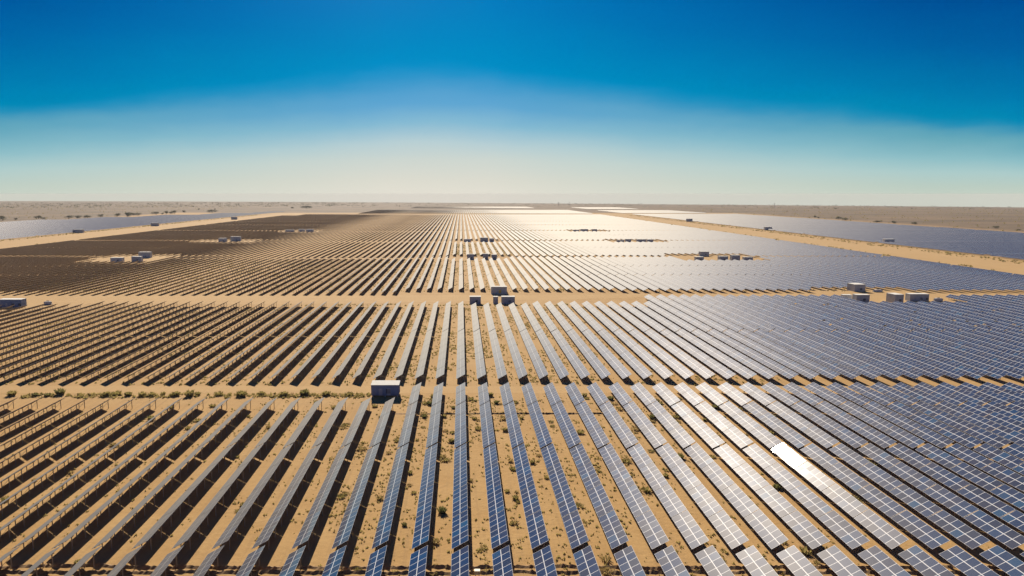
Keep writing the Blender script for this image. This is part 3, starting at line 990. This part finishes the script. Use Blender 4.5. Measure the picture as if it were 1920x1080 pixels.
def trunk_mesh(seed, w, h):
    r = random.Random(seed)
    mb = MB()
    def limb(a, b, r0, r1):
        a, b = Vector(a), Vector(b)
        t1 = (b - a).orthogonal().normalized(); t2 = (b - a).cross(t1).normalized()
        ring = lambda c, q: [tuple(c + (t1 * math.cos(k * 1.0472) + t2 * math.sin(k * 1.0472)) * q) for k in range(6)]
        A, B = ring(a, r0), ring(b, r1)
        for k in range(6):
            mb.quad([A[k], A[(k + 1) % 6], B[(k + 1) % 6], B[k]])
    top = (0.05 * w, 0, h * 0.38)
    limb((0, 0, -0.1), top, 0.055 * w, 0.04 * w)
    for k in range(5):
        a = k * 1.26 + r.random()
        limb(top, (math.cos(a) * w * 0.28, math.sin(a) * w * 0.28, h * r.uniform(0.55, 0.75)), 0.03 * w, 0.01 * w)
    return mb.mesh("trunk", [M_BARK])
CR = [crown_mesh(i, 10, 8) for i in range(4)]
TR = [trunk_mesh(i, 10, 8) for i in range(4)]
def ray_ground(px, py):
    cp, sp = math.cos(PITCH), math.sin(PITCH)
    u, v_ = (px - CX) / FOC, (540 - py) / FOC
    dxx, dyy, dzz = u, cp + v_ * sp, -sp + v_ * cp
    t_ = 100.0
    for _ in range(20000):
        if CAM_H + dzz * t_ <= gz(dxx * t_, dyy * t_): break
        t_ += max(0.5, t_ * 0.001)
        if t_ > 9000: break
    return dxx * t_, dyy * t_
LT = [(5, 413.5, 11, 9), (29, 412.5, 6, 4), (72, 410.5, 10, 7), (81, 411.5, 6, 4), (129, 410, 12, 6), (145, 409, 12, 5), (164, 409, 10, 6), (189, 407.5, 8, 6), (220, 406, 10, 6),
      (239, 406, 13, 8), (251, 404, 9, 5), (260, 404, 8, 5), (293, 402, 12, 5), (304, 402, 5, 3), (312, 401, 8, 6), (320, 401, 7, 4), (327, 400.5, 8, 6), (345, 398.5, 6, 4), (398, 398.5, 14, 6), (403, 394, 3, 3),
      (373, 394, 3, 3), (548, 391, 5, 3), (574, 390.5, 18, 5)]
RT = [(1528, 408.5, 5, 4), (1535, 409.5, 4, 3), (1573, 411.5, 8, 6), (1585, 413.5, 9, 5), (1644, 417.5, 11, 4), (1677, 419, 8, 5), (1714, 421, 8, 5), (1867, 428.5, 9, 5), (1908, 432.5, 7, 3), (1567, 391.8, 5, 2)]
for side_, lst, g in (("left", LT, "trees beyond the left solar field"), ("right", RT, "trees beyond the right solar field")):
    for k, (px, py, wp, hp) in enumerate(lst):
        x, y = ray_ground(px, py)
        pxm = FOC / (y * math.cos(PITCH) + CAM_H * math.sin(PITCH))
        root = link("desert_tree", None, None, (x, y, gz(x, y)), pr.uniform(0, 6))
        sxy, sz = wp / pxm / 8.5, hp / pxm / 7.0
        root.scale = (sxy, sxy, sz)
        tag(root, f"dark round tree beyond the {side_} solar field, {ordinal(k + 1)} from the left", "tree", g)
        link("crown", CR[k % 4], root); link("trunk", TR[k % 4], root)

def far_treeline():
    r = random.Random(8)
    v, f = [], []
    for _ in range(1500):
        a = R(r.uniform(-40, 44)); rr = r.uniform(3600, 6800)
        if r.random() < 0.5: a = R(r.uniform(-40, -8))
        x, y = rr * math.sin(a), rr * math.cos(a)
        z = gz(x, y)
        w, h = r.uniform(8, 34), r.uniform(3, 9)
        for _k in range(10):
            ox, oy, oz = r.uniform(-w, w) * .5, r.uniform(-4, 4), h * r.uniform(0.1, 0.8)
            i = len(v)
            for _q in range(3):
                v.append((x + ox + r.uniform(-w, w) * .16, y + oy + r.uniform(-2, 2), z + max(0, oz + r.uniform(-h, h) * .35)))
            f.append((i, i + 1, i + 2))
    me = bpy.data.meshes.new("treeline"); me.from_pydata(v, [], f); me.materials.append(M_TREE)
    tag(link("treeline", me), "thin hazy line of scattered trees along the horizon", "trees", kind='stuff')
far_treeline()

# power line far out on the plain
def pylon_mesh(h):
    mb = MB()
    def bar(a, b, w):
        a, b = Vector(a), Vector(b)
        t1 = (b - a).orthogonal().normalized() * w / 2; t2 = (b - a).cross(t1).normalized() * w / 2
        A = [tuple(a + p) for p in (-t1 - t2, t1 - t2, t1 + t2, -t1 + t2)]; B = [tuple(b + p) for p in (-t1 - t2, t1 - t2, t1 + t2, -t1 + t2)]
        mb.hexa(A + B)
    w0, w1 = h * 0.11, h * 0.02
    lv = [0, 0.3, 0.55, 0.75, 0.9, 1.0]
    rad = lambda q: w0 + (w1 - w0) * min(1, q / 0.75)
    for sx in (-1, 1):
        for sy in (-1, 1):
            for a, b in zip(lv, lv[1:]):
                bar((sx * rad(a), sy * rad(a), a * h), (sx * rad(b), sy * rad(b), b * h), 0.45)
        for a, b in zip(lv[:4], lv[1:5]):
            bar((sx * rad(a), -rad(a), a * h), (sx * rad(b), rad(b), b * h), 0.3)
            bar((-rad(a), sx * rad(a), a * h), (rad(b), sx * rad(b), b * h), 0.3)
    for q, l in ((0.72, 0.24), (0.86, 0.18)):
        for sx in (-1, 1):
            bar((0, 0, q * h), (sx * l * h, 0, q * h + 0.5), 0.4)
    return mb.mesh("pylon", [M_STEEL])
PYL = pylon_mesh(23)
for k, (px, dist, nm) in enumerate(((1046, 4200, "faint steel pylon on the horizon behind the central rows"), (1066, 4600, "fainter steel pylon just right of the central pylon on the horizon"), (1448, 4400, "faint steel pylon on the horizon beyond the right field"))):
    u = (px - CX) / FOC
    x, y = dist * math.sin(math.atan(u)), dist * math.cos(math.atan(u))
    tag(link("transmission_pylon", PYL, None, (x, y, gz(x, y))), nm, "pylon", "pylons on the horizon")

# ------------------------------------------------------------------ air
def build_haze():
    low = min(v.co.z for v in bpy.data.objects['ground'].data.vertices)
    HAZE_LOW = low - 1.0
    mb = MB()
    mb.box(-12700, 12700, -12700, 12700, HAZE_LOW, 66.0)
    m = bpy.data.materials.new("haze_air"); m.use_nodes = True
    t = NT(m.node_tree); t.n.clear()
    out = t.new('ShaderNodeOutputMaterial')
    pv = t.new('ShaderNodeVolumePrincipled')
    pv.inputs['Color'].default_value = (0.93, 0.91, 0.86, 1)
    pv.inputs['Density'].default_value = 5.0e-5
    pv.inputs['Anisotropy'].default_value = 0.0
    t.l.new(pv.outputs[0], out.inputs['Volume'])
    o = link("haze", mb.mesh("haze", [m]))
    tag(o, "thin pale haze over the plain", "haze", kind='stuff')
build_haze()
print("individual tables", len(IND), "mass tables", len(FAR), "objects", len(bpy.data.objects))
